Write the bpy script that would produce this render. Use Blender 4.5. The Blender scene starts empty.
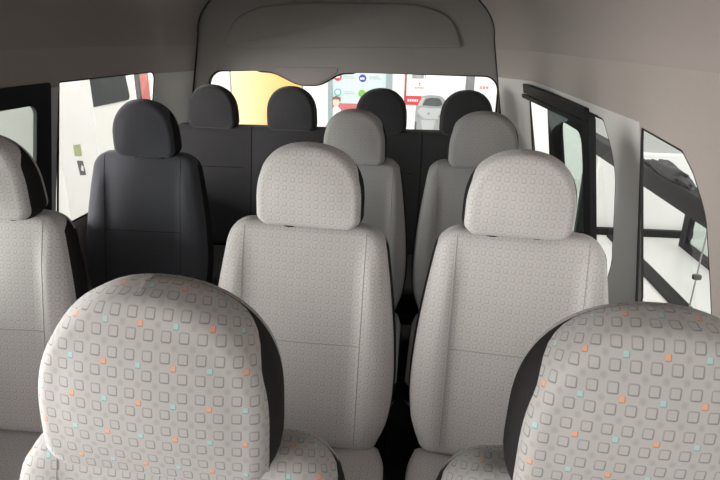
import bpy, bmesh, math, random
import numpy as np
from mathutils import Vector, Matrix
random.seed(4)
SC = bpy.context.scene
COL = SC.collection
CAMZ = 1.52            # camera height over the van floor; van floor is z = 0
GROUND = -0.55
XC = -0.39             # centre line of the van, camera stands at x = 0, y = 0

# ------------------------------------------------------------------ nodes
class NT:
    def __init__(s, mat):
        mat.use_nodes = True
        s.t = mat.node_tree; s.t.nodes.clear()
    def n(s, typ, **kw):
        nd = s.t.nodes.new(typ)
        for k, v in kw.items(): setattr(nd, k, v)
        return nd
    def link(s, a, b): s.t.links.new(a, b)
    def put(s, sock, v):
        if hasattr(v, 'links') or isinstance(v, bpy.types.NodeSocket): s.link(v, sock)
        else: sock.default_value = v
    def m(s, op, a, b=None, c=None, clamp=False):
        nd = s.n('ShaderNodeMath', operation=op); nd.use_clamp = clamp
        s.put(nd.inputs[0], a)
        if b is not None: s.put(nd.inputs[1], b)
        if c is not None: s.put(nd.inputs[2], c)
        return nd.outputs[0]
    def mix(s, fac, a, b):
        nd = s.n('ShaderNodeMix', data_type='RGBA')
        s.put(nd.inputs[0], fac)
        s.put(nd.inputs[6], a if not isinstance(a, tuple) else (*a, 1)); s.put(nd.inputs[7], b if not isinstance(b, tuple) else (*b, 1))
        return nd.outputs[2]
    def step(s, x, e0, e1):
        nd = s.n('ShaderNodeMapRange', interpolation_type='SMOOTHSTEP')
        s.put(nd.inputs[0], x); nd.inputs[1].default_value = e0; nd.inputs[2].default_value = e1
        return nd.outputs[0]

def plain(name, rgb, rough=.6, metal=0., noise=.06, scale=60., bump=0., spec=.4, sheen=0.):
    mt = bpy.data.materials.new(name); g = NT(mt)
    out = g.n('ShaderNodeOutputMaterial'); bs = g.n('ShaderNodeBsdfPrincipled')
    tc = g.n('ShaderNodeTexCoord'); nz = g.n('ShaderNodeTexNoise')
    g.link(tc.outputs['Object'], nz.inputs['Vector']); nz.inputs['Scale'].default_value = scale; nz.inputs['Detail'].default_value = 4
    lo = tuple(c * (1 - noise) for c in rgb); hi = tuple(min(1, c * (1 + noise)) for c in rgb)
    g.link(g.mix(nz.outputs['Fac'], lo, hi), bs.inputs['Base Color'])
    bs.inputs['Roughness'].default_value = rough; bs.inputs['Metallic'].default_value = metal
    bs.inputs['Specular IOR Level'].default_value = spec
    if sheen: bs.inputs['Sheen Weight'].default_value = sheen
    if bump:
        b = g.n('ShaderNodeBump'); b.inputs['Strength'].default_value = bump; b.inputs['Distance'].default_value = .002
        g.link(nz.outputs['Fac'], b.inputs['Height']); g.link(b.outputs[0], bs.inputs['Normal'])
    g.link(bs.outputs[0], out.inputs[0])
    return mt

def glass(name, tint, gloss=.05):
    mt = bpy.data.materials.new(name); g = NT(mt)
    out = g.n('ShaderNodeOutputMaterial'); tr = g.n('ShaderNodeBsdfTransparent'); gl = g.n('ShaderNodeBsdfGlossy')
    tr.inputs[0].default_value = (*tint, 1); gl.inputs['Roughness'].default_value = .02
    lw = g.n('ShaderNodeLayerWeight'); lw.inputs[0].default_value = .25
    f = g.m('MULTIPLY_ADD', lw.outputs['Fresnel'], .12, gloss * .15, clamp=True)
    mx = g.n('ShaderNodeMixShader'); g.link(f, mx.inputs[0]); g.link(tr.outputs[0], mx.inputs[1]); g.link(gl.outputs[0], mx.inputs[2])
    g.link(mx.outputs[0], out.inputs[0])
    return mt

def seat_fabric(name, base, ring, spot, PX=.0214, PY=.0238, ringk=.85, spotk=1.):
    """woven cloth with rounded square rings, small blurred dots and sparse orange / teal squares"""
    mt = bpy.data.materials.new(name); g = NT(mt)
    out = g.n('ShaderNodeOutputMaterial'); bs = g.n('ShaderNodeBsdfPrincipled')
    uv = g.n('ShaderNodeUVMap'); uv.uv_map = 'cloth'
    sp = g.n('ShaderNodeSeparateXYZ'); g.link(uv.outputs[0], sp.inputs[0])
    p = g.m('DIVIDE', sp.outputs[0], PX); q = g.m('DIVIDE', sp.outputs[1], PY)
    def cell(a): return g.m('SUBTRACT', g.m('FRACT', a), .5)
    fx, fy = cell(p), cell(q)
    def sdf(fx, fy, half, r):
        ax = g.m('SUBTRACT', g.m('ABSOLUTE', fx), half - r); ay = g.m('SUBTRACT', g.m('ABSOLUTE', fy), half - r)
        mx = g.m('MAXIMUM', ax, 0.); my = g.m('MAXIMUM', ay, 0.)
        ln = g.m('SQRT', g.m('ADD', g.m('MULTIPLY', mx, mx), g.m('MULTIPLY', my, my)))
        return g.m('SUBTRACT', g.m('ADD', ln, g.m('MINIMUM', g.m('MAXIMUM', ax, ay), 0.)), r)
    d = sdf(fx, fy, .255, .08)
    ringm = g.m('SUBTRACT', 1., g.step(g.m('ABSOLUTE', d), .018, .055))
    # shade painted into the ring: darker on its lower right
    ring_shade = g.step(g.m('SUBTRACT', fx, fy), -.35, .35)
    ringm = g.m('MULTIPLY', ringm, g.m('MULTIPLY_ADD', ring_shade, .45, .55))
    p2 = g.m('ADD', p, .5); q2 = g.m('ADD', q, .5)
    gx, gy = cell(p2), cell(q2)
    ix = g.m('FLOOR', p2); iy = g.m('FLOOR', q2)
    d2 = sdf(gx, gy, .150, .03)
    sq = g.m('SUBTRACT', 1., g.step(d2, -.02, .03))
    def fmod(a, b): return g.m('FLOORED_MODULO', a, b)
    oddrow = g.m('COMPARE', fmod(iy, 2.), 0., .1)
    ixs = g.m('ADD', ix, fmod(g.m('FLOOR', g.m('MULTIPLY', iy, .5)), 2.))
    ixs = g.m('ADD', ixs, fmod(g.m('FLOOR', g.m('MULTIPLY', iy, .5)), 2.))
    k = fmod(ixs, 4.)
    om = g.m('MULTIPLY', g.m('MULTIPLY', g.m('COMPARE', k, 0., .1), oddrow), g.m('MULTIPLY', sq, spotk))
    tm = g.m('MULTIPLY', g.m('MULTIPLY', g.m('COMPARE', k, 2., .1), oddrow), g.m('MULTIPLY', sq, spotk))
    d3 = g.m('SQRT', g.m('ADD', g.m('MULTIPLY', gx, gx), g.m('MULTIPLY', gy, gy)))
    dot = g.m('SUBTRACT', 1., g.step(d3, .05, .26))
    nz = g.n('ShaderNodeTexNoise'); nz.inputs['Scale'].default_value = 900; g.link(uv.outputs[0], nz.inputs['Vector'])
    nz2 = g.n('ShaderNodeTexNoise'); nz2.inputs['Scale'].default_value = 9; g.link(uv.outputs[0], nz2.inputs['Vector'])
    c = g.mix(nz.outputs['Fac'], tuple(v * .88 for v in base), tuple(v * 1.12 for v in base))
    c = g.mix(g.m('MULTIPLY', g.step(nz2.outputs['Fac'], .4, .7), .12), c, (base[0] * .8, base[1] * .76, base[2] * .75))
    c = g.mix(g.m('MULTIPLY', dot, .26), c, ring)
    c = g.mix(g.m('MULTIPLY', ringm, ringk), c, ring)
    spot_shade = g.step(g.m('MAXIMUM', gx, g.m('MULTIPLY', gy, -1.)), .09, .14)  # painted shade on the right and lower edges of the coloured squares
    c = g.mix(om, c, g.mix(spot_shade, spot[0], tuple(v * .5 for v in spot[0])))
    c = g.mix(tm, c, g.mix(spot_shade, spot[1], tuple(v * .5 for v in spot[1])))
    g.link(c, bs.inputs['Base Color']); bs.inputs['Roughness'].default_value = .9
    bs.inputs['Specular IOR Level'].default_value = .15; bs.inputs['Sheen Weight'].default_value = .15
    b = g.n('ShaderNodeBump'); b.inputs['Strength'].default_value = .25; b.inputs['Distance'].default_value = .001
    g.link(nz.outputs['Fac'], b.inputs['Height']); g.link(b.outputs[0], bs.inputs['Normal'])
    g.link(bs.outputs[0], out.inputs[0])
    return mt

M = {}
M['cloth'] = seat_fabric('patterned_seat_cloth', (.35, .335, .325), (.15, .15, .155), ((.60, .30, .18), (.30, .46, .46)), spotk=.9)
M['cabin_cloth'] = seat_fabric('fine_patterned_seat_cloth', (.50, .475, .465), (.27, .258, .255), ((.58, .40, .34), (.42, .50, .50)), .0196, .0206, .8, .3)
M['dimmed_cloth'] = seat_fabric('dimmed_patterned_seat_cloth', (.33, .315, .31), (.20, .19, .19), ((.40, .30, .27), (.29, .34, .34)), .0196, .0206, .7, .25)  # darker copy of the cabin cloth, light falloff put into the colour
M['shade_cloth_left'] = seat_fabric('shade_darkened_seat_cloth', (.062, .062, .072), (.045, .045, .05), ((.062, .055, .054), (.054, .058, .06)), .0196, .0206, .7, .25)  # shade from the seat ahead put into the cloth colour
M['darkened'] = seat_fabric('rear_darkened_seat_cloth', (.034, .033, .035), (.024, .024, .025), ((.034, .030, .029), (.030, .032, .032)), .0185, .0195)  # dim light of the last row put into the cloth colour
M['vinyl'] = plain('dark_side_cloth', (.020, .018, .018), .85, noise=.15, scale=300, bump=.2, spec=.12)
M['piping'] = plain('seam_thread', (.33, .31, .30), .8)
M['metal'] = plain('dark_metal', (.05, .05, .05), .4, .8)
M['liner'] = plain('headliner_cloth', (.36, .315, .295), .95, noise=.05, scale=350, bump=.25, spec=.1)
M['wall'] = plain('moulded_wall_trim', (.37, .325, .303), .6, noise=.04, scale=120, bump=.1, spec=.3)
M['pillar'] = plain('pale_pillar_plastic', (.60, .575, .56), .55, noise=.03, scale=120, bump=.08, spec=.3)
M['tail'] = plain('tailgate_trim', (.26, .243, .232), .75, noise=.05, scale=300, bump=.2, spec=.2)
M['vanfloor'] = plain('dark_floor_mat', (.035, .034, .034), .7, noise=.2, scale=90, bump=.3)
M['black'] = plain('black_window_frame', (.012, .012, .013), .6, noise=.2, spec=.2)
M['rubber'] = plain('black_rubber_seal', (.01, .01, .01), .6)
M['glass'] = glass('clear_glass', (.95, .95, .94))
M['tint'] = glass('grey_tinted_glass', (.74, .77, .75), .06)
M['slidetint'] = glass('pale_tinted_glass', (.84, .90, .87), .08)
M['ground'] = plain('pale_showroom_tile', (.62, .62, .60), .35, noise=.05, scale=2)
M['white'] = plain('white_paint', (.88, .88, .87), .5, noise=.02, scale=4)

# ------------------------------------------------------------------ mesh helpers
def newobj(name, verts, faces, mats, parent=None, mi=None, uvs=None, smooth=None, loc=None):
    me = bpy.data.meshes.new(name)
    me.from_pydata([tuple(map(float, v)) for v in verts], [], [tuple(map(int, f)) for f in faces])
    if not isinstance(mats, (list, tuple)): mats = [mats]
    for mm in mats: me.materials.append(mm)
    if mi is not None: me.polygons.foreach_set('material_index', [int(i) for i in mi])
    if uvs is not None:
        ul = me.uv_layers.new(name='cloth')
        idx = np.empty(len(me.loops), dtype=np.int32); me.loops.foreach_get('vertex_index', idx)
        ul.data.foreach_set('uv', np.asarray(uvs, dtype=np.float32)[idx].ravel())
    bm = bmesh.new(); bm.from_mesh(me)
    bmesh.ops.recalc_face_normals(bm, faces=bm.faces); bm.to_mesh(me); bm.free()
    if smooth is not None:
        me.polygons.foreach_set('use_smooth', [True] * len(me.polygons))
        me.set_sharp_from_angle(angle=math.radians(smooth))
    me.update()
    o = bpy.data.objects.new(name, me); COL.objects.link(o)
    if parent is not None: o.parent = parent
    if loc is not None: o.location = loc
    return o

def tag(o, label, cat=None, group=None, kind=None):
    if label: o['label'] = label
    if cat: o['category'] = cat
    if group: o['group'] = group
    if kind: o['kind'] = kind
    return o

def empty(name, loc=(0, 0, 0), rz=0):
    o = bpy.data.objects.new(name, None); COL.objects.link(o); o.location = loc; o.rotation_euler.z = rz
    o.empty_display_size = .1
    return o

def copy_tree(o, parent=None):
    c = o.copy(); COL.objects.link(c); c.parent = parent
    for ch in list(o.children): copy_tree(ch, c)
    return c

def bevel_box(name, mat, lo, hi, r=.005, seg=2, parent=None):
    bm = bmesh.new(); bmesh.ops.create_cube(bm, size=1)
    c = [(a + b) / 2 for a, b in zip(lo, hi)]; s = [abs(b - a) for a, b in zip(lo, hi)]
    for v in bm.verts: v.co = Vector((c[0] + v.co.x * s[0], c[1] + v.co.y * s[1], c[2] + v.co.z * s[2]))
    if r: bmesh.ops.bevel(bm, geom=bm.edges[:], offset=min(r, min(s) * .45), segments=seg, affect='EDGES', profile=.5)
    me = bpy.data.meshes.new(name); bm.to_mesh(me); bm.free(); me.materials.append(mat)
    me.polygons.foreach_set('use_smooth', [True] * len(me.polygons)); me.set_sharp_from_angle(angle=math.radians(35))
    o = bpy.data.objects.new(name, me); COL.objects.link(o)
    if parent is not None: o.parent = parent
    return o

def tube(name, mat, pts, r, parent=None, n=8, cap=True):
    pts = [Vector(p) for p in pts]; V = []; F = []
    up = Vector((0, 0, 1))
    for i, p in enumerate(pts):
        t = (pts[min(i + 1, len(pts) - 1)] - pts[max(i - 1, 0)]).normalized()
        a = t.cross(up)
        if a.length < .05: a = t.cross(Vector((0, 1, 0)))
        a.normalize(); b = t.cross(a)
        for k in range(n):
            th = 2 * math.pi * k / n
            V.append(p + r * (math.cos(th) * a + math.sin(th) * b))
    for i in range(len(pts) - 1):
        for k in range(n): F.append((i * n + k, i * n + (k + 1) % n, (i + 1) * n + (k + 1) % n, (i + 1) * n + k))
    if cap: F.append(tuple(range(n - 1, -1, -1))); F.append(tuple(range((len(pts) - 1) * n, len(pts) * n)))
    return newobj(name, V, F, mat, parent, smooth=50)

def prism(name, mat, poly, mapf, a, b, parent=None, smooth=30):
    """2D outline extruded between offsets a and b; mapf(u, v, off) -> point"""
    n = len(poly)
    V = [mapf(u, v, a) for u, v in poly] + [mapf(u, v, b) for u, v in poly]
    F = [tuple(range(n)), tuple(range(2 * n - 1, n - 1, -1))] + [(i, (i + 1) % n, n + (i + 1) % n, n + i) for i in range(n)]
    return newobj(name, V, F, mat, parent, smooth=smooth)

def ring(name, mat, outer, inner, mapf, a, b, parent=None):
    n = len(outer)
    V = [mapf(u, v, a) for u, v in outer] + [mapf(u, v, a) for u, v in inner] + [mapf(u, v, b) for u, v in outer] + [mapf(u, v, b) for u, v in inner]
    F = []
    for i in range(n):
        j = (i + 1) % n
        F += [(i, j, n + j, n + i), (2 * n + i, 3 * n + i, 3 * n + j, 2 * n + j), (i, 2 * n + i, 2 * n + j, j), (n + i, n + j, 3 * n + j, 3 * n + i)]
    return newobj(name, V, F, mat, parent, smooth=30)

def rrect(u0, v0, u1, v1, r, n=6):
    P = []
    for cx, cy, a0 in ((u1 - r, v1 - r, 0), (u0 + r, v1 - r, 90), (u0 + r, v0 + r, 180), (u1 - r, v0 + r, 270)):
        for k in range(n + 1):
            a = math.radians(a0 + 90 * k / n); P.append((cx + r * math.cos(a), cy + r * math.sin(a)))
    return P

def inset(poly, d):
    """offset a closed outline inwards"""
    n = len(poly); A = sum(poly[i][0] * poly[(i + 1) % n][1] - poly[(i + 1) % n][0] * poly[i][1] for i in range(n))
    s = 1 if A > 0 else -1; R = []
    for i in range(n):
        p0, p, p1 = Vector(poly[i - 1]), Vector(poly[i]), Vector(poly[(i + 1) % n])
        e0, e1 = (p - p0), (p1 - p)
        if e0.length < 1e-6: e0 = e1
        if e1.length < 1e-6: e1 = e0
        e0.normalize(); e1.normalize()
        n0 = Vector((-e0.y, e0.x)) * s; n1 = Vector((-e1.y, e1.x)) * s
        m = (n0 + n1)
        if m.length < 1e-4: m = n0
        m.normalize(); q = p + m * d / max(.35, m.dot(n0)); R.append((q.x, q.y))
    return R

# ------------------------------------------------------------------ upholstered slab (headrest, backrest, cushion)
def sstep(x, a, b):
    t = np.clip((x - a) / (b - a), 0, 1); return t * t * (3 - 2 * t)

class Slab:
    """cushion seen from the front: half-width w(t), height H, thickness D; front face is -y"""
    def __init__(s, w, H, D, r=.03, rows=40, cols=40, thick=lambda t: 1 + 0 * t, extra=lambda x, t: 0 * x, bow=lambda t: 0 * t, top_cloth=True, uo=0., vo=0., crown=0., wrap=False):
        s.wrap = wrap; s.w, s.H, s.D, s.r, s.thick, s.extra, s.bow, s.crown = w, H, D, r, thick, extra, bow, crown
        tt = np.concatenate([(1 - np.cos(np.linspace(0, np.pi, rows))) / 2])
        cc = np.sin(np.linspace(-np.pi / 2, np.pi / 2, cols)) * .75 + np.linspace(-1, 1, cols) * .25
        T, Cc = np.meshgrid(tt, cc, indexing='ij')
        X = Cc * w(T); Z = T * H + s.crown * (1 - Cc ** 2) * sstep(T, .6, 1.)
        top = [(rows - 1, j) for j in range(cols - 1, -1, -1)]
        loop = [(0, j) for j in range(cols)] + [(i, cols - 1) for i in range(1, rows)] + top[1:] + [(i, 0) for i in range(rows - 2, 0, -1)]
        B = np.array([(X[i, j], Z[i, j]) for i, j in loop]); s.B = B
        Yf = s.yf(X, Z, T); Yb = s.yb(X, Z, T)
        V = [np.stack([X, Yf, Z], -1).reshape(-1, 3), np.stack([X, Yb, Z], -1).reshape(-1, 3)]
        P3 = np.stack([X, Yf, Z], -1)
        du = np.concatenate([np.zeros((rows, 1)), np.cumsum(np.linalg.norm(np.diff(P3, axis=1), axis=2), 1)], 1)
        mid = (cols - 1) / 2; um = (du[:, int(math.floor(mid))] + du[:, int(math.ceil(mid))]) / 2
        ua = du - um[:, None]
        dv = np.concatenate([np.zeros((1, cols)), np.cumsum(np.linalg.norm(np.diff(P3, axis=0), axis=2), 0)], 0)
        vm = np.linalg.norm(np.diff(P3[:, cols // 2], axis=0), axis=1); va = np.repeat(np.concatenate([[0], np.cumsum(vm)])[:, None], cols, 1)
        d0, NX, NZ = s.near(X, Z); dd = np.minimum(d0, r)
        ex = r * np.arcsin(np.clip((r - dd) / r, 0, 1)) - (r - dd)
        UVF = np.stack([X + NX * ex + uo, Z + NZ * ex + vo], -1).reshape(-1, 2)
        U = [UVF, UVF]
        N = rows * cols; F = []; MI = []
        for i in range(rows - 1):
            for j in range(cols - 1):
                a = i * cols + j
                F.append((a, a + 1, a + cols + 1, a + cols)); MI.append(0)
                F.append((N + a, N + a + cols, N + a + cols + 1, N + a + 1)); MI.append(0 if wrap or tt[i + 1] > .93 else 1)
        # gusset rings
        n = len(loop); t1 = np.roll(B, -1, 0) - np.roll(B, 1, 0); t1 /= np.linalg.norm(t1, axis=1)[:, None] + 1e-9
        nrm = np.stack([t1[:, 1], -t1[:, 0]], -1)
        topn = sstep(nrm[:, 1], .30, .85) if top_cloth else np.zeros(n)
        sf = .03 + topn * .90; sb = .97 - 0 * topn
        sf = np.minimum(sf, sb - .02)
        fi = np.array([i * cols + j for i, j in loop])
        yfb = V[0][fi, 1]; ybb = V[1][fi, 1]
        # the outer skin bulges a little between the seams
        layers = [('f', 0, fi)]
        base = 2 * N; rings = []
        fr = [(.5, 0), (1, 0), (.0, 1), (.25, 1), (.5, 1), (.75, 1), (1., 1), (.5, 2)]
        for a, band in fr:
            if (a, band) == (.0, 1): continue
            if band == 0: f = sf * a
            elif band == 1: f = sf + (sb - sf) * a
            else: f = sb + (1 - sb) * a
            bul = .006 * np.sin(np.pi * f)
            pt = np.stack([B[:, 0] + nrm[:, 0] * bul, yfb + (ybb - yfb) * f, B[:, 1] + nrm[:, 1] * bul], -1)
            V.append(pt); off = (yfb * 0 + (ybb - yfb) * f)
            U.append(UVF[fi] + nrm * off[:, None])
            rings.append((np.arange(base, base + n), band)); base += n
        seq = [(fi, 0)] + rings + [(N + fi, 2)]
        for k in range(len(seq) - 1):
            a, b = seq[k][0], seq[k + 1][0]; band = seq[k + 1][1]
            for i in range(n):
                j = (i + 1) % n
                F.append((a[i], b[i], b[j], a[j])); MI.append(1 if band == 1 or (band == 2 and not s.wrap and nrm[i, 1] < .5) else 0)
        s.V = np.concatenate(V); s.U = np.concatenate(U); s.F = F; s.MI = MI
    def dist(s, X, Z):
        sh = X.shape; P = np.stack([X.ravel(), Z.ravel()], -1); A = s.B; Bn = np.roll(A, -1, 0)
        d = np.full(len(P), 9.)
        e = Bn - A; L = (e ** 2).sum(1) + 1e-12
        for k in range(len(A)):
            u = np.clip(((P - A[k]) @ e[k]) / L[k], 0, 1); q = P - A[k] - u[:, None] * e[k]
            d = np.minimum(d, np.sqrt((q ** 2).sum(1)))
        return d.reshape(sh)
    def near(s, X, Z):
        sh = X.shape; P = np.stack([X.ravel(), Z.ravel()], -1); A = s.B; e = np.roll(A, -1, 0) - A; L = (e ** 2).sum(1) + 1e-12
        d = np.full(len(P), 9.); N = np.zeros((len(P), 2))
        for k in range(len(A)):
            u = np.clip(((P - A[k]) @ e[k]) / L[k], 0, 1); q = P - A[k] - u[:, None] * e[k]
            dk = np.sqrt((q ** 2).sum(1)); w = dk < d
            d[w] = dk[w]; N[w] = np.array([e[k][1], -e[k][0]]) / math.sqrt(L[k])
        return d.reshape(sh), N[:, 0].reshape(sh), N[:, 1].reshape(sh)
    def fillet(s, X, Z):
        d = np.minimum(s.dist(X, Z), s.r); return s.r - np.sqrt(np.maximum(s.r ** 2 - (s.r - d) ** 2, 0))
    def yf(s, X, Z, T=None):
        if T is None: T = np.clip(Z / s.H, 0, 1)
        return -s.D / 2 * s.thick(T) + s.fillet(X, Z) - s.extra(X, T) * np.minimum(1, s.dist(X, Z) / .05) + s.bow(T)
    def yb(s, X, Z, T):
        return s.D / 2 * s.thick(T) - s.fillet(X, Z) + s.bow(T)
    def build(s, name, mats, parent, M4):
        V = np.c_[s.V, np.ones(len(s.V))] @ np.array(M4).T
        return newobj(name, V[:, :3], s.F, mats, parent, s.MI, s.U, smooth=50)

def w_head(W):
    def f(t):
        t = np.asarray(t, float); s = np.clip((t - .3) / .7, 0, 1)
        up = np.maximum(1 - s ** 2.6, 1e-9) ** (1 / 2.2)
        lo = 1 - .2 * np.clip(1 - t / .15, 0, 1) ** 2.5
        return W / 2 * np.maximum(np.minimum(up, lo), .10)
    return f

def w_back(W, H, rtop=.06):
    ks = np.array([0, .08, .2, .35, .55, .75, 1.]); vs = np.array([.80, .92, .985, 1., .965, .90, .80])
    def f(t):
        t = np.asarray(t, float); b = np.interp(t, ks, vs) * W / 2
        # soften the piecewise line
        b = (b + np.interp(np.clip(t - .05, 0, 1), ks, vs) * W / 2 + np.interp(np.clip(t + .05, 0, 1), ks, vs) * W / 2) / 3
        d = np.clip((t - (1 - rtop / H)) / (rtop / H), 0, 1)
        b = b - rtop * (1 - np.sqrt(np.maximum(1 - d ** 2, 0)))
        d0 = np.clip((.04 - t) / .04, 0, 1)
        return b - .03 * (1 - np.sqrt(np.maximum(1 - d0 ** 2, 0)))
    return f

def w_bench(W, H, rtop=.05):
    def f(t):
        t = np.asarray(t, float); d = np.clip((t - (1 - rtop / H)) / (rtop / H), 0, 1)
        return W / 2 - rtop * (1 - np.sqrt(np.maximum(1 - d ** 2, 0))) + 0 * t
    return f

LEAN = math.radians(11)

def head_part(root, x, y, z, W, H, D, cloth, uo, vo, tilt=4, roll=0.):
    sl = Slab(w_head(W), H, D, r=.018, rows=34, cols=34, wrap=True, thick=lambda t: 1 - .38 * t ** 2.2, extra=lambda X, T: .010 * np.cos(np.clip(X / (W / 2), -1, 1) * 1.57) * np.sin(np.pi * np.clip(T, 0, 1)), bow=lambda t: .010 * t ** 2, uo=uo, vo=vo)
    h = sl.build('headrest', [cloth, M['vinyl']], root, Matrix.Translation((x, y, z)) @ Matrix.Rotation(math.radians(roll), 4, 'Y') @ Matrix.Rotation(math.radians(tilt), 4, 'X'))
    for sx in (-1, 1):
        tube('headrest_post', M['metal'], [(x + sx * .055, y + .005, z - .08), (x + sx * .055, y + .005, z + .03)], .007, root)
        tube('post_guide', M['vinyl'], [(x + sx * .055, y + .005, z - .014), (x + sx * .055, y + .005, z + .004)], .017, h, 12)
    return h

def seat(x, ytop, W=.50, cloth=None, hW=.265, hH=.215, hD=.105, htop=1.277, hy=0., rz=0., name='passenger_seat', btop=1.058, uo=0., hx=0., tilt=4, roll=0., broll=0.):
    """single seat; ytop is the y of the front of the backrest at its top"""
    cloth = cloth or M['cabin_cloth']
    root = empty(name, (x, ytop - .13, 0), rz)
    # local frame: y=0 is the front of the backrest at its foot
    z0 = .44; H = (btop - z0) / math.cos(LEAN); D = .135
    sl = Slab(w_back(W, H), H, D, r=.03, rows=46, cols=46, thick=lambda t: 1 - .22 * t,
              extra=lambda X, T: .016 * sstep(np.abs(X), .135, .185) * (1 - sstep(T, .75, .98)) + .008 * np.cos(np.clip(X / .16, -1, 1) * 1.57), uo=uo, crown=.008)
    MB = Matrix.Translation((0, D / 2, z0)) @ Matrix.Rotation(math.radians(broll), 4, 'Y') @ Matrix.Rotation(-LEAN, 4, 'X')
    b = sl.build('backrest', [cloth, M['vinyl']], root, MB)
    def on(X, Z, off=.0004):
        X = np.asarray(X, float); Z = np.asarray(Z, float)
        Y = sl.yf(X, Z) - off
        return [MB @ Vector((a, c, d)) for a, c, d in zip(X, Y, Z)]
    zz = np.linspace(.03, H - .004, 40)
    for sx in (-1, 1):
        pm = M['vinyl'] if cloth in (M['darkened'], M['shade_cloth_left']) else M['piping']
        tube('seam_piping', pm, on(np.full(40, sx * .162), zz), .0010, b, 6)
    tube('seam_piping', pm, on(np.linspace(-.16, .16, 24), np.full(24, H * .49)), .0010, b, 6)
    ytop_l = math.tan(LEAN) * (btop - z0)
    head_part(root, hx, ytop_l + hD / 2 - .034 + hy, htop - hH, hW, hH, hD, cloth, uo + .3, .11, tilt, roll)
    # cushion: lies flat, its face turned upwards
    cu = Slab(lambda t: W / 2 * (.96 - .06 * np.clip(np.asarray(t, float) / .15 * -1 + 1, 0, 1) ** 2) - .03 * np.clip((np.asarray(t, float) - .93) / .07, 0, 1) ** 2, .50, .14, r=.035, rows=20, cols=20,
              extra=lambda X, T: .012 * sstep(np.abs(X), .13, .18), uo=uo, vo=.7, top_cloth=False)
    MC = Matrix.Translation((0, -.44, .385)) @ Matrix.Rotation(math.radians(-90), 4, 'X') @ Matrix.Diagonal((1, 1, 1, 1))
    # face -y must point to +z
    MC = Matrix.Translation((0, .05, .385)) @ Matrix(((1, 0, 0, 0), (0, 0, -1, 0), (0, -1, 0, 0), (0, 0, 0, 1)))
    cu.build('seat_cushion', [cloth, M['vinyl']], root, MC)
    fr = bevel_box('seat_frame', M['vinyl'], (-W / 2 + .04, -.40, .26), (W / 2 - .04, .08, .315), .01, parent=root)
    for sx in (-1, 1):
        for yy in (-.34, .03):
            bevel_box('leg', M['metal'], (sx * .17 - .018, yy - .02, 0), (sx * .17 + .018, yy + .02, .27), .006, parent=root)
    return root

def bench(x, ytop, W, heads, cloth):
    root = empty('rear_bench_seat', (x, ytop - .13, 0))
    z0 = .44; btop = 1.072; H = (btop - z0) / math.cos(LEAN); D = .13
    sl = Slab(w_bench(W, H), H, D, r=.03, rows=40, cols=60, thick=lambda t: 1 - .2 * t, extra=lambda X, T: .012 * np.abs(np.sin(X / W * 2 * np.pi)), top_cloth=False)
    MB = Matrix.Translation((0, D / 2, z0)) @ Matrix.Rotation(-LEAN, 4, 'X')
    b = sl.build('backrest', [cloth, M['vinyl']], root, MB)
    def on(X, Z):
        Y = sl.yf(X, Z) - .0004
        return [MB @ Vector((a, c, d)) for a, c, d in zip(X, Y, Z)]
    tube('seam_piping', M['vinyl'], on(np.full(40, 0.), np.linspace(.02, H - .01, 40)), .003, b, 6)
    for sx in (-1, 1):
        tube('seam_piping', M['vinyl'], on(np.linspace(sx * .04, sx * (W / 2 - .05), 24), np.full(24, H * .66)), .002, b, 6)
    for hx in heads:
        head_part(root, hx, math.tan(LEAN) * (btop - z0) + .04, 1.277 - .212, .25, .212, .10, cloth, 0, 0)
    cu = Slab(lambda t: W / 2 + 0 * np.asarray(t, float), .50, .14, r=.035, rows=18, cols=30, top_cloth=False)
    cu.build('seat_cushion', [cloth, M['vinyl']], root, Matrix.Translation((0, .05, .385)) @ Matrix(((1, 0, 0, 0), (0, 0, -1, 0), (0, -1, 0, 0), (0, 0, 0, 1))))
    bevel_box('seat_frame', M['vinyl'], (-W / 2 + .04, -.40, .26), (W / 2 - .04, .08, .315), .01, parent=root)
    for sx in (-1, 1):
        for yy in (-.34, .03):
            bevel_box('leg', M['metal'], (sx * (W / 2 - .08) - .018, yy - .02, 0), (sx * (W / 2 - .08) + .018, yy + .02, .27), .006, parent=root)
    return root

# front row
G1, G2 = 'front seats nearest the camera', 'single patterned seats of the cabin'
s = seat(-.318, .60, W=.55, cloth=M['cloth'], hW=.295, hH=.250, hD=.125, htop=1.234, hy=0, uo=.004, btop=.978, roll=3, name='front_seat')
tag(s, 'nearest seat at lower left, big patterned headrest with dark right side', 'seat', G1)
s = seat(.282, .60, W=.55, cloth=M['cloth'], hW=.295, hH=.250, hD=.125, htop=1.233, hy=0, uo=.009, btop=.978, roll=1, name='front_seat')
tag(s, 'nearest seat at lower right, patterned headrest cut off by the photo edge', 'seat', G1)
# second row
s = seat(-.298, 1.36, W=.515, hx=.030, hH=.203, htop=1.270, roll=2, broll=1.5, btop=1.052)
tag(s, 'pale patterned seat in the middle of the second row, dark headrest side', 'seat', G2)
s = seat(.257, 1.36, W=.51, hW=.258, hH=.203, btop=1.052, roll=1, broll=1, hx=-.010, htop=1.268, rz=math.radians(-3), uo=.006)
tag(s, 'pale patterned seat beside the right window pillar, behind the front right headrest', 'seat', G2)
s = seat(-1.146, 1.32, W=.49, hx=.026, uo=.003)
tag(s, 'pale seat at far left edge by the black framed sliding window, half cut off', 'seat', G2)
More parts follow.
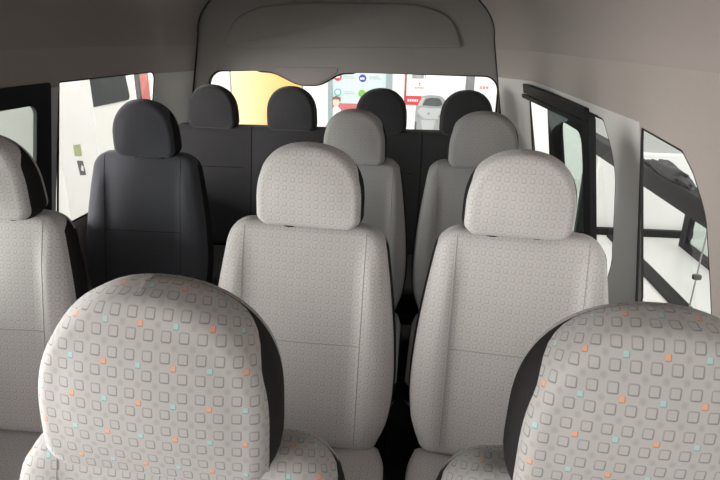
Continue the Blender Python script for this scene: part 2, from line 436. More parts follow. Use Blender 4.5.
# third row
s = seat(-.255, 2.18, W=.46, cloth=M['dimmed_cloth'], hW=.240, hH=.205, hx=.010, htop=1.256, btop=1.06)
tag(s, 'grey seat in third row whose headrest shows above the middle pale seat', 'seat', G2)
s = seat(.240, 2.18, W=.48, cloth=M['dimmed_cloth'], hW=.255, hH=.205, hx=.004, htop=1.260, btop=1.06, rz=math.radians(-2), uo=.01)
tag(s, 'grey third row seat right beside the aisle gap, near the black sash window', 'seat', G2)
s = seat(-1.112, 2.15, W=.53, hW=.25, cloth=M['shade_cloth_left'], hx=.03, htop=1.276)
tag(s, 'shade-darkened single seat by the bright left window', 'seat', 'charcoal seats at the rear')
# last row
s = bench(-.865, 2.86, .86, (-.205, .212), M['darkened'])
tag(s, 'dark rear bench on the left half with two headrests before the orange panel', 'bench seat', 'charcoal seats at the rear')
s = bench(.020, 2.86, .86, (-.212, .215), M['darkened'])
tag(s, 'dark rear bench on the right half, headrests before poster and car picture', 'bench seat', 'charcoal seats at the rear')

# ------------------------------------------------------------------ van shell
Z = lambda zc: zc + CAMZ        # heights measured from the camera
def half(z):                    # half width of the lining at height z (over the floor)
    zc = z - CAMZ
    if zc <= -.66: return 1.02 if zc > -1.0 else 1.02 - .06 * ((-1.0 - zc) / .52)
    return 1.02 - .2045 * (zc + .66)
def kY(y):
    t = min(1, max(0, (y - 2.80) / .30)); t = t * t * (3 - 2 * t); return 1 - .115 * t
def cx(y):
    t = min(1, max(0, (y - 2.6) / .5)); return XC - .03 * t
def wallx(side, y, z, off=0.):
    return cx(y) + side * (half(z) * kY(y) + off)

YS = list(np.linspace(-.45, 1.44, 15)) + list(np.linspace(1.55, 2.6, 9)) + list(np.linspace(2.65, 3.085, 14))
ZS = [Z(v) for v in (-1.52, -1.4, -1.2, -1.0, -.83, -.66, -.5, -.38, -.26, -.185, -.05)]
TH = .006
def shell_wall(name, side, cuts):
    V = []; F = []; nz = len(ZS); ny = len(YS)
    for off in (0, TH):
        for y in YS:
            for z in ZS: V.append((wallx(side, y, z, off), y, z))
    N = nz * ny
    for i in range(ny - 1):
        for j in range(nz - 1):
            a = i * nz + j
            F.append((a, a + 1, a + nz + 1, a + nz)); F.append((N + a, N + a + nz, N + a + nz + 1, N + a + 1))
    for i in range(ny - 1):
        for j in (0, nz - 1):
            a = i * nz + j; F.append((a, a + nz, N + a + nz, N + a))
    for j in range(nz - 1):
        for i in (0, ny - 1):
            a = i * nz + j; F.append((a, a + 1, N + a + 1, N + a))
    o = newobj(name, V, F, [M['wall'], M['rubber']])
    cutobjs = []
    for poly in cuts:
        c = prism('cut', M['wall'], poly, lambda u, v, off: (cx(u) + side * off, u, v), .5, 1.4); c.data.materials.clear(); c.data.materials.append(M['wall']); c.data.materials.append(M['rubber']); c.data.polygons.foreach_set('material_index', [1] * len(c.data.polygons))
        md = o.modifiers.new('b', 'BOOLEAN'); md.object = c; md.operation = 'DIFFERENCE'; md.solver = 'EXACT'; cutobjs.append(c)
    dg = bpy.context.evaluated_depsgraph_get(); dg.update()
    me = bpy.data.meshes.new_from_object(o.evaluated_get(dg)); o.modifiers.clear(); o.data = me
    while len(me.materials) < 3: me.materials.append(M['pillar'])
    for p in me.polygons:
        if p.material_index == 0 and p.center.z < Z(-.186) and p.center.y > 1.44: p.material_index = 2
    me.polygons.foreach_set('use_smooth', [True] * len(me.polygons)); me.set_sharp_from_angle(angle=math.radians(28))
    for c in cutobjs: bpy.data.objects.remove(c)
    return o

def zz_(P): return [(y, Z(z)) for y, z in P]
def smooth_poly(P, r, n=5):
    """round each corner of a polygon"""
    R = []; k = len(P)
    for i in range(k):
        p0, p, p1 = Vector(P[i - 1]), Vector(P[i]), Vector(P[(i + 1) % k])
        ri = r[i] if isinstance(r, (list, tuple)) else r
        a = (p0 - p); b = (p1 - p); ra = min(ri, a.length * .45, b.length * .45)
        A = p + a.normalized() * ra; B = p + b.normalized() * ra
        for q in range(n + 1):
            t = q / n; R.append(tuple((1 - t) ** 2 * A + 2 * t * (1 - t) * p + t * t * B))
    return R
WL0 = smooth_poly(zz_([(-.25, -.72), (.80, -.72), (.80, -.20), (.10, -.20)]), .05)
WL1 = smooth_poly(zz_([(1.02, -.74), (1.925, -.74), (1.925, -.170), (1.02, -.170)]), .02)
WL2 = smooth_poly(zz_([(1.985, -.74), (2.80, -.74), (2.80, -.172), (1.985, -.165)]), [.03, .05, .06, .01])
WR0 = smooth_poly(zz_([(-.25, -.72), (.80, -.72), (.80, -.20), (.10, -.20)]), .05)
WR1 = smooth_poly(zz_([(1.475, -.78), (1.05, -.78), (1.07, -.48), (1.094, -.313), (1.15, -.242), (1.20, -.208), (1.43, -.195)]), [.03, .03, .05, .03, .01, .01, .01])
WR2 = smooth_poly(zz_([(2.85, -.78), (1.74, -.78), (1.72, -.66), (1.67, -.48), (1.642, -.37), (1.662, -.30), (1.735, -.215), (2.85, -.215)]), [.03, .04, .05, .05, .05, .05, .02, .02])
wl = shell_wall('wall_left', -1, [WL0, WL1, WL2]); tag(wl, 'shaded grey left side lining of the van with windows', 'wall', kind='structure')
wr = shell_wall('wall_right', 1, [WR0, WR1, WR2]); tag(wr, 'bright beige right side lining of the van with windows', 'wall', kind='structure')
# roof lining
def roof():
    V = []; F = []; TT = np.linspace(0, math.pi, 57); n = len(TT) + 2
    for off in (0, TH):
        for y in YS:
            row = []
            hb = (half(Z(-.05)))
            a0 = .886; c0 = .36
            pts = [(hb, -.05)] + [(a0 * np.sign(math.cos(t)) * abs(math.cos(t)) ** (2 / 2.15), c0 * abs(math.sin(t)) ** (2 / 2.15)) for t in TT] + [(-hb, -.05)]
            for x, z in pts:
                k = kY(y); nx = x / .9; nzv = max(0, z / .36)
                V.append((cx(y) + x * k + off * nx, y, Z(z) + off * nzv))
    ny = len(YS); N = n * ny
    for i in range(ny - 1):
        for j in range(n - 1):
            a = i * n + j
            F.append((a, a + 1, a + n + 1, a + n)); F.append((N + a, N + a + n, N + a + n + 1, N + a + 1))
        for j in (0, n - 1):
            a = i * n + j; F.append((a, a + n, N + a + n, N + a))
    for j in range(n - 1):
        for i in (0, ny - 1):
            a = i * n + j; F.append((a, a + 1, N + a + 1, N + a))
    return newobj('ceiling', V, F, M['liner'], smooth=40)
tag(roof(), 'high curved roof lining of the van', 'ceiling', kind='structure')
fl = bevel_box('floor', M['vanfloor'], (XC - 1.02, -.45, -.06), (XC + 1.02, 3.1, 0), 0); tag(fl, 'dark mat floor of the van', 'floor', kind='structure')
# front: header above the windscreen and bulkhead below it
hd = bevel_box('trim_1', M['liner'], (XC - .86, -.47, Z(.02)), (XC + .86, -.43, Z(.36)), .01); tag(hd, 'lining above the windscreen behind the viewer', 'trim', kind='structure')
bk = bevel_box('wall_front', M['vinyl'], (XC - 1.02, -.50, 0), (XC + 1.02, -.46, Z(-.62)), .01); tag(bk, 'dark bulkhead under the windscreen behind the viewer', 'wall', kind='structure')

# ------------------------------------------------------------------ windows
def wmap(side):
    return lambda u, v, off: (wallx(side, u, v, off), u, v)
def window(name, side, poly, gmat, seal=.010, label=''):
    r = empty(name, (0, 0, 0)); tag(r, label, 'window', kind='structure')
    prism('pane', gmat, inset(poly, .003), wmap(side), .002, .004, r)
    if seal: ring('window_seal', M['rubber'], inset(poly, -.002), inset(poly, seal), wmap(side), .0005, .005, r)
    return r
window('window_1', -1, WL0, M['glass'], .01, 'driver side front window')
window('window_2', -1, WL2, M['glass'], .006, 'clear rear left side window')
window('window_3', 1, WR0, M['glass'], .01, 'front passenger side window')
window('window_4', 1, WR1, M['glass'], .005, 'front part of the right side glazing with slanted upper edge')
window('window_5', 1, WR2, M['glass'], .006, 'long rear right side window')
# left sliding window with black frame
w6 = empty('window_6'); tag(w6, 'black framed sliding window at the left edge', 'window', kind='structure')
o_ = rrect(1.015, Z(-.745), 1.93, Z(-.165), .015); i_ = rrect(1.08, Z(-.69), 1.852, Z(-.235), .035)
ring('window_frame', M['black'], o_, i_, wmap(-1), -.007, .006, w6)
prism('pane', M['tint'], inset(i_, -.008), wmap(-1), .001, .004, w6)
# right sliding sash inside the long window: head rail, stiles and an inner framed pane
w7 = empty('window_7'); tag(w7, 'black framed sliding sash in the right side window', 'window', kind='structure')
mr = wmap(1)
prism('head_rail', M['black'], zz_([(2.875, -.243), (1.885, -.243), (1.885, -.203), (2.875, -.201)]), mr, -.012, .018, w7)
prism('guide_rail', M['black'], zz_([(2.90, -.268), (1.90, -.268), (1.90, -.250), (2.90, -.250)]), mr, -.004, .016, w7)
prism('front_stile', M['black'], zz_([(1.965, -.78), (1.88, -.78), (1.88, -.235), (1.965, -.235)]), mr, -.004, .018, w7)
o_ = rrect(1.955, Z(-.77), 2.57, Z(-.262), .02); i_ = rrect(2.02, Z(-.73), 2.345, Z(-.300), .05)
ring('sash_frame', M['black'], o_, i_, mr, .003, .014, w7)
prism('pane', M['slidetint'], inset(i_, -.006), mr, .007, .010, w7)
prism('sash_block', M['black'], zz_([(2.25, -.77), (1.95, -.77), (1.95, -.655), (2.02, -.655)]), mr, -.003, .012, w7)
# windscreen
w8 = empty('window_8'); tag(w8, 'windscreen behind the viewer', 'window', kind='structure')
bevel_box('pane', M['glass'], (XC - .9, -.475, Z(-.62)), (XC + .9, -.470, Z(.03)), 0, parent=w8)

# ------------------------------------------------------------------ tailgate
TY = 3.10
d1 = empty('door_1', (0, 0, 0)); tag(d1, 'dark lined tailgate with wide rear window and latch cover', 'door', kind='structure')
tm = lambda u, v, off: (u, TY + off, v)
rw = rrect(-1.175, Z(-.80), .415, Z(-.180), .085, 8)
rw = rw[:9] + smooth_poly([(-.36, Z(-.180)), (-.435, Z(-.182)), (-.545, Z(-.247)), (-.665, Z(-.247)), (-.80, Z(-.182)), (-.88, Z(-.180))], [.01, .04, .04, .04, .04, .01], 4) + rw[9:]
outer = []
for u, v in rw:   # match point count: push each point out to the door edge
    cxp, czp = -.42, Z(-.45); ou = cxp + (u - cxp) * 1.0; ov = v
    outer.append((u, v))
def tail_panel():
    bm = bmesh.new()
    lo = [(-1.42, 0.01), (.58, 0.01), (.58, Z(.1)), (.45, Z(.34)), (.1, Z(.40)), (-.94, Z(.40)), (-1.29, Z(.34)), (-1.42, Z(.1))]
    def loop(P, y):
        vs = [bm.verts.new((u, y, v)) for u, v in P]
        return vs, [bm.edges.new((vs[i], vs[(i + 1) % len(vs)])) for i in range(len(vs))]
    o, eo = loop(lo, TY); h, eh = loop(rw, TY)
    r = bmesh.ops.triangle_fill(bm, use_beauty=True, edges=eo + eh)
    faces = [f for f in bm.faces]
    ex = bmesh.ops.extrude_face_region(bm, geom=faces)
    for v in [g for g in ex['geom'] if isinstance(g, bmesh.types.BMVert)]: v.co.y += .05
    bmesh.ops.recalc_face_normals(bm, faces=bm.faces)
    me = bpy.data.meshes.new('door_panel'); bm.to_mesh(me); bm.free(); me.materials.append(M['tail'])
    ob = bpy.data.objects.new('door_panel', me); COL.objects.link(ob); ob.parent = d1
tail_panel()
prism('pane', M['glass'], inset(rw, .004), tm, .035, .040, d1)
ring('window_seal', M['rubber'], inset(rw, -.002), inset(rw, .008), tm, .02, .045, d1)
# raised field pressed into the lining
pp = smooth_poly([(-1.062, Z(-.060)), (-1.000, Z(.085)), (-.86, Z(.145)), (-.62, Z(.166)), (-.12, Z(.166)), (.03, Z(.148)), (.152, Z(.095)), (.205, Z(-.045))], [.02, .06, .06, .08, .08, .06, .06, .02], 4)
def raised(name, poly, h, bev, parent, mat):
    n = len(poly); V = []; F = []
    steps = [(0, .004), (0, -h * .5), (bev * .3, -h * .85), (bev, -h)]
    for d, off in steps:
        for u, v in inset(poly, d): V.append(tm(u, v, off))
    for k in range(len(steps) - 1):
        for i in range(n): F.append((k * n + i, k * n + (i + 1) % n, (k + 1) * n + (i + 1) % n, (k + 1) * n + i))
    F.append(tuple(range((len(steps) - 1) * n, len(steps) * n)))
    return newobj(name, V, F, mat, parent, smooth=45)
raised('raised_field', pp, .014, .010, d1, M['tail'])
cov = smooth_poly([(-.44, Z(-.155)), (-.45, Z(-.182)), (-.55, Z(-.241)), (-.66, Z(-.241)), (-.785, Z(-.182)), (-.795, Z(-.155))], [.02, .03, .04, .04, .03, .02], 4)
raised('latch_cover', cov, .004, .004, d1, M['tail'])

ap = [wallx(-1, 3.085, z) for z in ZS]
arch = [Vector((wallx(-1, 3.085, z), 3.094, z)) for z in ZS[5:]]
kk = kY(3.085)
for t in np.linspace(math.pi, 0, 49):
    arch.append(Vector((cx(3.085) + kk * .886 * np.sign(math.cos(t)) * abs(math.cos(t)) ** (2 / 2.15), 3.094, Z(.36 * abs(math.sin(t)) ** (2 / 2.15)))))
arch += [Vector((wallx(1, 3.085, z), 3.094, z)) for z in reversed(ZS[5:])]
tag(tube('trim_3', M['rubber'], arch, .006, n=8), 'dark rubber seal around the tailgate opening', 'trim', kind='structure')

# ------------------------------------------------------------------ showroom around the van
gr = bevel_box('ground', M['ground'], (-14, -12, GROUND - .05), (14, 24, GROUND), 0); tag(gr, 'pale showroom ground outside the van', 'ground', kind='structure')
WY = 9.0
wb = bevel_box('wall_back', M['white'], (-6, WY, GROUND), (2.6, WY + .15, 3.2), 0); tag(wb, 'white showroom wall seen through the rear window', 'wall', kind='structure')
wm = lambda u, v, off: (u, WY - off, Z(v))
def flat(name, mat, P, a=.0, b=.006, parent=None): return prism(name, mat, P, wm, a, b, parent)
def rect(u0, v0, u1, v1): return [(u0, v0), (u1, v0), (u1, v1), (u0, v1)]
def disc(cx_, cy_, r, n=28, ry=None): return [(cx_ + r * math.cos(2 * math.pi * k / n), cy_ + (ry or r) * math.sin(2 * math.pi * k / n)) for k in range(n)]
def printed(name, rgb): return plain(name, rgb, .55, noise=.02, scale=8)
def banner_mat():
    mt = bpy.data.materials.new('orange_printed_fabric'); g = NT(mt)
    out = g.n('ShaderNodeOutputMaterial'); bs = g.n('ShaderNodeBsdfPrincipled'); tc = g.n('ShaderNodeTexCoord')
    sp = g.n('ShaderNodeSeparateXYZ'); g.link(tc.outputs['Object'], sp.inputs[0])
    f = g.step(sp.outputs[0], -2.95, -2.0)
    nz = g.n('ShaderNodeTexNoise'); nz.inputs['Scale'].default_value = 2.2; g.link(tc.outputs['Object'], nz.inputs['Vector'])
    f = g.m('ADD', f, g.m('MULTIPLY', g.m('SUBTRACT', nz.outputs['Fac'], .5), .5), clamp=True)
    g.link(g.mix(f, (.97, .78, .46), (.90, .50, .15)), bs.inputs['Base Color']); bs.inputs['Roughness'].default_value = .7
    g.link(bs.outputs[0], out.inputs[0]); return mt
bn = empty('banner', (-2.45, WY, GROUND)); tag(bn, 'tall orange and yellow printed banner seen through the rear window', 'banner')
def under(o, root):
    o.parent = root; o.matrix_parent_inverse = Matrix.Translation(root.location).inverted(); return o
under(flat('printed_sheet', banner_mat(), rect(-3.0, -2.07 + .03, -1.86, .1), .01, .03), bn)
under(flat('side_edge', printed('grey_edge', (.35, .33, .32)), rect(-3.02, -2.07, -2.995, .12), .01, .035), bn)
under(flat('side_edge', printed('grey_edge', (.35, .33, .32)), rect(-1.865, -2.07, -1.84, .12), .01, .035), bn)
# information board with four round icons
ib = empty('information_board', (-.93, WY, GROUND)); tag(ib, 'pale blue information board with four round icons and a red foot', 'poster')
def ibp(o): return under(o, ib)
ibp(flat('board_panel', printed('pale_blue_print', (.56, .66, .67)), rect(-1.42, -2.07, -.44, .0), 0, .02))
ibp(flat('frame_post', printed('teal_grey', (.30, .37, .385)), rect(-1.44, -2.07, -1.37, .02), .0, .05))
ibp(flat('frame_post', printed('teal_grey', (.30, .37, .385)), rect(-.53, -2.07, -.44, .02), .0, .05))
cr, cb, ct, cg = printed('red_print', (.62, .06, .07)), printed('blue_print', (.06, .07, .38)), printed('teal_print', (.10, .50, .50)), printed('green_print', (.22, .45, .08))
for (u, v, mt) in ((-1.285, -.588, cr), (-.898, -.597, cb), (-1.288, -.817, ct), (-.905, -.827, cg)):
    ibp(flat('icon_disc', mt, disc(u, v, .058), .02, .024))
ibp(flat('icon_mark', M['white'], rect(-1.32, -.60, -1.25, -.575), .024, .027))
ibp(flat('icon_mark', M['white'], rect(-.935, -.615, -.87, -.588), .024, .027))
ibp(flat('icon_mark', M['white'], disc(-1.288, -.817, .034, 20), .024, .027))
tg = printed('grey_print', (.42, .47, .48))
for u in (-1.19, -.80):
    for v in (-.575, -.602, -.805, -.832):
        ibp(flat('text_line', tg, rect(u, v - .006, u + (.19 if v in (-.602, -.832) else .15), v + .006), .02, .023))
ibp(flat('red_foot', printed('soft_red_print', (.55, .16, .17)), rect(-1.42, -1.22, -.44, -.985), .02, .024))
ibp(flat('figure_body', M['white'], [(-1.40, -1.2), (-1.20, -1.2), (-1.24, -1.08), (-1.29, -1.03), (-1.34, -1.03), (-1.38, -1.08)], .024, .028))
ibp(flat('figure_face', printed('skin_print', (.85, .60, .48)), disc(-1.315, -.975, .052, 24, .065), .028, .032))
ibp(flat('figure_hair', printed('brown_print', (.22, .13, .09)), [(-1.385, -.965), (-1.38, -.90), (-1.31, -.87), (-1.24, -.90), (-1.245, -.96), (-1.275, -.925), (-1.35, -.925)], .032, .036))
# picture board with red strip and silver car
pb = empty('picture_board', (.25, WY, GROUND)); tag(pb, 'white wall board with a red label and a printed silver car front', 'poster')
def pbp(o): return under(o, pb)
pbp(flat('board_panel', M['white'], rect(-.235, -2.07, .90, .1), 0, .015))
pbp(flat('board_edge', printed('dull_red_print', (.36, .09, .10)), rect(-.245, -2.07, -.215, .1), .0, .03))
pbp(flat('red_label', cr, rect(-.215, -.985, .02, -.845), .015, .02))
for k in range(5): pbp(flat('label_mark', M['white'], rect(-.19 + k * .035, -.93, -.168 + k * .035, -.895), .02, .023))
gp = printed('mid_grey_print', (.28, .29, .30)); lp = printed('light_grey_print', (.34, .35, .355)); dp = printed('dark_grey_print', (.09, .10, .10)); sp_ = printed('silver_print', (.48, .50, .50))
pbp(flat('picture_strip', gp, rect(-.135, -.585, .045, -.40), .015, .019)); pbp(flat('picture_strip', lp, rect(-.085, -.578, .0, -.53), .019, .022))
pbp(flat('picture_strip', dp, rect(.06, -.60, .07, -.40), .015, .019))
pbp(flat('small_mark', gp, [(-.035, -.645), (.0, -.645), (.0, -.665), (-.012, -.70), (-.025, -.70), (-.015, -.665), (-.035, -.66)], .015, .018))
for k in range(6): pbp(flat('label_mark', cr, rect(-.085 + k * .024, -.735, -.07 + k * .024, -.712), .015, .018))
# the printed car: body, roof, windscreen, bonnet, lamps, grille, bumper
pbp(flat('car_body_print', lp, smooth_poly([(-.06, -1.02), (-.04, -.90), (.02, -.845), (.15, -.825), (.32, -.835), (.40, -.90), (.45, -1.0), (.46, -1.40), (-.07, -1.40)], .04), .015, .019))
pbp(flat('windscreen_print', dp, smooth_poly([(.04, -.985), (.09, -.885), (.18, -.865), (.31, -.875), (.36, -.97), (.30, -.995)], .03), .019, .023))
pbp(flat('pillar_print', sp_, smooth_poly([(-.03, -.99), (.03, -.87), (.08, -.86), (.03, -.985)], .01), .019, .023))
pbp(flat('bonnet_print', sp_, smooth_poly([(-.04, -1.08), (.02, -1.015), (.20, -1.03), (.38, -1.02), (.42, -1.10), (.30, -1.19), (.08, -1.19)], .03), .019, .023))
pbp(flat('lamp_print', gp, smooth_poly([(.29, -1.14), (.37, -1.08), (.38, -1.15), (.31, -1.18)], .015), .023, .026))
pbp(flat('lamp_print', gp, smooth_poly([(-.04, -1.12), (.01, -1.15), (.02, -1.19), (-.04, -1.17)], .015), .023, .026))
pbp(flat('badge_print', gp, disc(.145, -1.11, .02, 16), .023, .026))
pbp(flat('grille_print', sp_, smooth_poly([(.03, -1.21), (.26, -1.21), (.23, -1.36), (.06, -1.36)], .02), .019, .023))
pbp(flat('tyre_print', dp, rect(-.06, -1.38, -.035, -1.24), .019, .023))
# grey roof post and red wall mark
po = bevel_box('showroom_post', printed('mid_grey_paint', (.19, .19, .20)), (.66, 8.55, GROUND), (.78, 8.68, 3.2), .01); tag(po, 'slim grey post at the right end of the rear window', 'post')
rm = empty('wall_lettering', (1.0, WY, Z(-.70))); tag(rm, 'small faint red mark on the wall right of the grey post', 'sign')
for k in range(3): under(flat('letter', printed('faint_red', (.75, .30, .30)), rect(.90 + k * .05, -.72, .935 + k * .05, -.68), .0, .006), rm)

# left side: white column with two small notices
colm = bevel_box('column', M['white'], (-2.86, 4.2, GROUND), (-2.545, 4.25, 3.2), .006); tag(colm, 'bright white upright panel outside the left rear window', 'column', kind='structure')
cf = lambda u, v, off: (u, 4.2 - off, Z(v))
n1 = prism('notice_sign', printed('green_notice', (.40, .46, .24)), [(-2.735, -.93), (-2.675, -.925), (-2.675, -.83), (-2.735, -.84)], cf, 0, .004); tag(n1, 'small pale green notice on the white upright panel, left window', 'notice', 'notices on the white panel')
n2 = empty('notice_sign', (-2.70, 4.2, Z(-1.03))); tag(n2, 'small dark notice below the green one on the white upright panel', 'notice', 'notices on the white panel')
under(prism('sheet', printed('dark_notice', (.14, .14, .14)), [(-2.715, -1.085), (-2.665, -1.08), (-2.675, -.965), (-2.725, -.965)], cf, 0, .004), n2)
under(prism('mark', M['white'], [(-2.70, -1.04), (-2.68, -1.05), (-2.675, -1.01), (-2.69, -1.0)], cf, .004, .006), n2)

# parked white van alongside (its side faces ours)
pv = empty('parked_van', (-4.0, 4.2, GROUND)); tag(pv, 'white parked van with dark side glass behind the white upright panel', 'van')
def pvp(o): return under(o, pv)
paint = plain('white_car_paint', (.80, .79, .76), .25, noise=.01, scale=3); dglass = plain('dark_car_glass', (.035, .042, .046), .4, noise=.3, scale=5, spec=.2)
def van_body():
    # cross-section in x-z swept along y with rounded nose and tail
    sec = [(0, .28), (.0, 1.0), (.03, 1.44), (.09, 2.0), (.22, 2.13), (.6, 2.17), (1.2, 2.17), (1.58, 2.13), (1.71, 2.0), (1.77, 1.44), (1.8, 1.0), (1.8, .28)]
    ys = [1.3, 1.34, 1.5, 1.8, 2.1, 5.6, 5.8, 5.88, 5.9]; top = [.45, .6, .72, .85, 1., 1., .995, .97, .9]; nar = [.80, .9, .97, 1, 1, 1, 1, .985, .95]
    V = []; F = []; n = len(sec)
    for y, tp, na in zip(ys, top, nar):
        for x, z in sec: V.append((-3.0 - .9 + (.9 - x) * na, y, GROUND + .0 + .28 + (z - .28) * tp))
    for i in range(len(ys) - 1):
        for j in range(n): F.append((i * n + j, i * n + (j + 1) % n, (i + 1) * n + (j + 1) % n, (i + 1) * n + j))
    F.append(tuple(range(n))); F.append(tuple(range((len(ys) - 1) * n, len(ys) * n)))
    return newobj('body', V, F, paint, smooth=40)
pvp(van_body())
sx_ = lambda u, v, off: (-3.0 - (.03 + max(0, v - .89) * .107) + off, u, v)
for (a, b) in ((4.56, 5.74),):
    pvp(prism('side_window', dglass, rrect(a, Z(-.645), b, 1.42, .06), sx_, -.01, .012))
for yy in (2.25, 5.0):
    pts = []
    w = newobj('wheel', [(-3.0 - .22 + q * .21, yy + .33 * math.cos(2 * math.pi * k / 28), GROUND + .33 + .33 * math.sin(2 * math.pi * k / 28)) for q in (0, 1) for k in range(28)],
               [tuple(range(28)), tuple(range(55, 27, -1))] + [(k, (k + 1) % 28, 28 + (k + 1) % 28, 28 + k) for k in range(28)], M['rubber'], smooth=40); pvp(w)
# red sign post beyond the parked van
rp = empty('sign_post', (-3.5, 7.4, GROUND)); tag(rp, 'red and dark sign post at the rear end of the left window', 'sign')
under(bevel_box('post', printed('dark_post', (.05, .045, .045)), (-3.80, 7.38, GROUND), (-3.73, 7.46, 2.2), .01), rp)
under(bevel_box('red_panel', printed('pale_red_print', (.62, .20, .18)), (-3.73, 7.40, GROUND + .3), (-3.62, 7.44, 2.1), .005), rp)

# right side: showroom glazing, barrier rail, things on it
wg = plain('pale_green_wall', (.66, .72, .68), .4, noise=.03, scale=1.5)
wright = bevel_box('wall_outside', wg, (5.2, 2.0, GROUND), (5.35, 20, 7.0), 0); wright.name = 'wall_right_far'; tag(wright, 'pale green glazed showroom wall far right of the van', 'wall', kind='structure')  # upper part unseen, made taller to block sky light from the right
tr = bevel_box('trim_2', M['black'], (5.14, 2.0, Z(-.92)), (5.2, 20, Z(-.80)), .005); tag(tr, 'dark rail along the pale green wall', 'trim', kind='structure')
wf = bevel_box('wall_far_corner', M['white'], (2.0, 6.3, GROUND), (3.1, 6.4, Z(-1.15)), 0); tag(wf, 'low pale wall section under the dark rail', 'wall', kind='structure')
bb = bevel_box('baseboard_far', M['black'], (2.0, 6.24, GROUND), (3.1, 6.3, GROUND + .08), .005); tag(bb, 'dark base strip of the low pale wall', 'baseboard', kind='structure')
br = empty('barrier_rail', (1.75, 4.5, GROUND)); tag(br, 'long dark barrier rail outside the front right window', 'barrier')
under(bevel_box('rail', M['black'], (1.70, 2.3, Z(-1.03)), (1.82, 6.0, Z(-.885)), .01), br)
for yy in (2.4, 5.9): under(bevel_box('post', M['black'], (1.72, yy - .04, GROUND), (1.80, yy + .04, Z(-1.0)), .005), br)
gs = empty('glass_screen', (2.85, 5, GROUND)); tag(gs, 'low dark framed glass screen on the ground behind the barrier rail', 'screen')
gx = lambda u, v, off: (2.85 + off, u, v)
under(ring('screen_frame', M['black'], rrect(3.6, GROUND, 6.0, Z(-1.5), .01, 2), rrect(3.7, GROUND + .07, 5.88, Z(-1.55), .01, 2), gx, 0, .06), gs)
under(prism('pane', M['slidetint'], rect(3.69, GROUND + .06, 5.89, Z(-1.54)), gx, .02, .03), gs)
ks = bevel_box('floor_strip', M['black'], (2.16, 2.5, GROUND), (2.30, 6.2, GROUND + .03), .005); tag(ks, 'black strip running along the white ground outside', 'strip')
# dark bundle and small box on the rail
def lump(name, mat, c, s, seed):
    from mathutils import noise
    bm = bmesh.new(); bmesh.ops.create_icosphere(bm, subdivisions=4, radius=1)
    for v in bm.verts:
        d = v.co.normalized(); k = 1 + .75 * noise.noise(Vector((d.x * .9 + seed, d.y * 2.3, d.z * .9))) + .2 * noise.noise(d * 4 + Vector((seed, 0, 0)))
        v.co = Vector((c[0] + d.x * s[0] * min(k, 1.0), c[1] + d.y * k * s[1], c[2] + max(-.45, d.z * k) * s[2]))
    me = bpy.data.meshes.new(name); bm.to_mesh(me); bm.free(); me.materials.append(mat)
    for p in me.polygons: p.use_smooth = True
    o = bpy.data.objects.new(name, me); COL.objects.link(o); return o
lp_ = lump('bag', plain('black_bag_cloth', (.03, .032, .034), .6, noise=.3), (1.76, 4.05, Z(-.885) + .027), (.055, .36, .06), 3); tag(lp_, 'small black soft bag lying on the dark barrier rail', 'bag')
bx_ = bevel_box('box', plain('grey_green_card', (.20, .25, .23), .5), (1.715, 3.18, Z(-.885)), (1.80, 3.45, Z(-.835)), .006); tag(bx_, 'flat grey green box on the dark barrier rail', 'box')
# slim rod with a clasp
rd = empty('rod_stand', (1.25, 2.05, GROUND)); tag(rd, 'thin upright metal rod with a small clasp outside the front right window', 'rod')

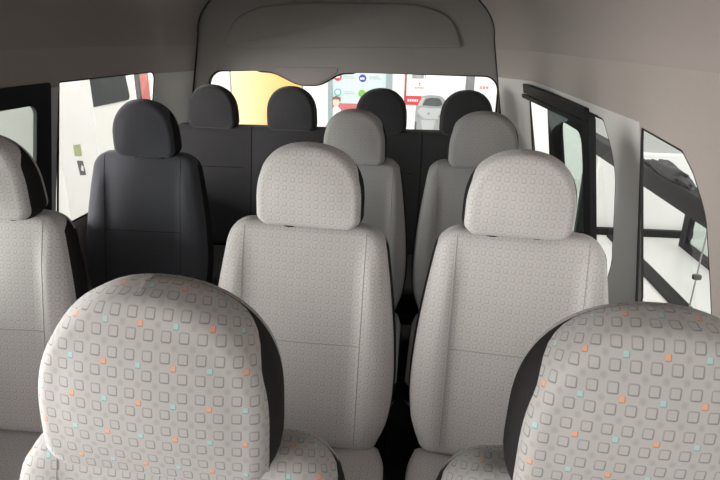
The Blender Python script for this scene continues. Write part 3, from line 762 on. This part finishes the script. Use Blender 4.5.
# ------------------------------------------------------------------ light
w = bpy.data.worlds.new('sky'); SC.world = w; w.use_nodes = True
bgd = w.node_tree.nodes['Background']; bgd.inputs[0].default_value = (1., .975, .965, 1); bgd.inputs[1].default_value = 1.4
def area(name, loc, target, size, power, col=(1, 1, 1)):
    l = bpy.data.lights.new(name, 'AREA'); l.shape = 'RECTANGLE'; l.size, l.size_y = size; l.energy = power; l.color = col
    o = bpy.data.objects.new(name, l); COL.objects.link(o); o.location = loc
    o.rotation_euler = (Vector(target) - Vector(loc)).to_track_quat('-Z', 'Y').to_euler(); return o
area('added_light_front', (-1.6, -6.5, 2.35), (-.5, 1.2, 1.3), (7.0, 2.1), 330, (1, .985, .97))  # added unseen light, brightens the seats through the windscreen
area('added_light_left', (-7.0, -.9, .95), (0, -.2, 1.15), (6.5, 2.9), 2300, (1, .985, .97))  # added low light standing in for bounce off bright ground at left

area('added_light_back', (-1.0, 5.6, 4.6), (-1.0, 9.0, .6), (6.0, 1.2), 190, (1, .99, .98))  # added unseen light that keeps the back wall white
area('added_light_right', (4.0, 5.0, 5.2), (3.6, 5.0, 0), (1.5, 6.0), 200, (1, .99, .98))  # added unseen light that brightens the ground and wall at right

# ------------------------------------------------------------------ camera
PITCH, YAW, ROLL = math.radians(19.9), math.radians(5.753), math.radians(.8)
fw = Vector((-math.sin(YAW) * math.cos(PITCH), math.cos(YAW) * math.cos(PITCH), -math.sin(PITCH)))
rt = fw.cross(Vector((0, 0, 1))).normalized(); up = rt.cross(fw)
R_ = rt * math.cos(ROLL) + up * math.sin(ROLL); U_ = R_.cross(fw)
cd = bpy.data.cameras.new('camera'); cam = bpy.data.objects.new('camera', cd); COL.objects.link(cam)
mt_ = Matrix((R_, U_, -fw)).transposed().to_4x4(); mt_.translation = Vector((0, 0, CAMZ)); cam.matrix_world = mt_
cd.sensor_width = 36; cd.lens = 28.0; cd.clip_start = .01; SC.camera = cam
# rod placed along two viewing heights
under(tube('rod', plain('bright_metal', (.35, .35, .35), .35, .9), [(1.25, 2.41, GROUND), (1.25, 2.41, Z(-.60))], .0035), rd)
under(bevel_box('clasp', M['metal'], (1.233, 2.398, Z(-.987)), (1.270, 2.424, Z(-.962)), .008), rd)

vs = SC.view_settings
vs.view_transform = 'Standard'; vs.look = 'None'; vs.gamma = 1; vs.exposure = 0; vs.use_curve_mapping = False
SC.cycles.max_bounces = 12; SC.cycles.transparent_max_bounces = 16; SC.cycles.use_denoising = True
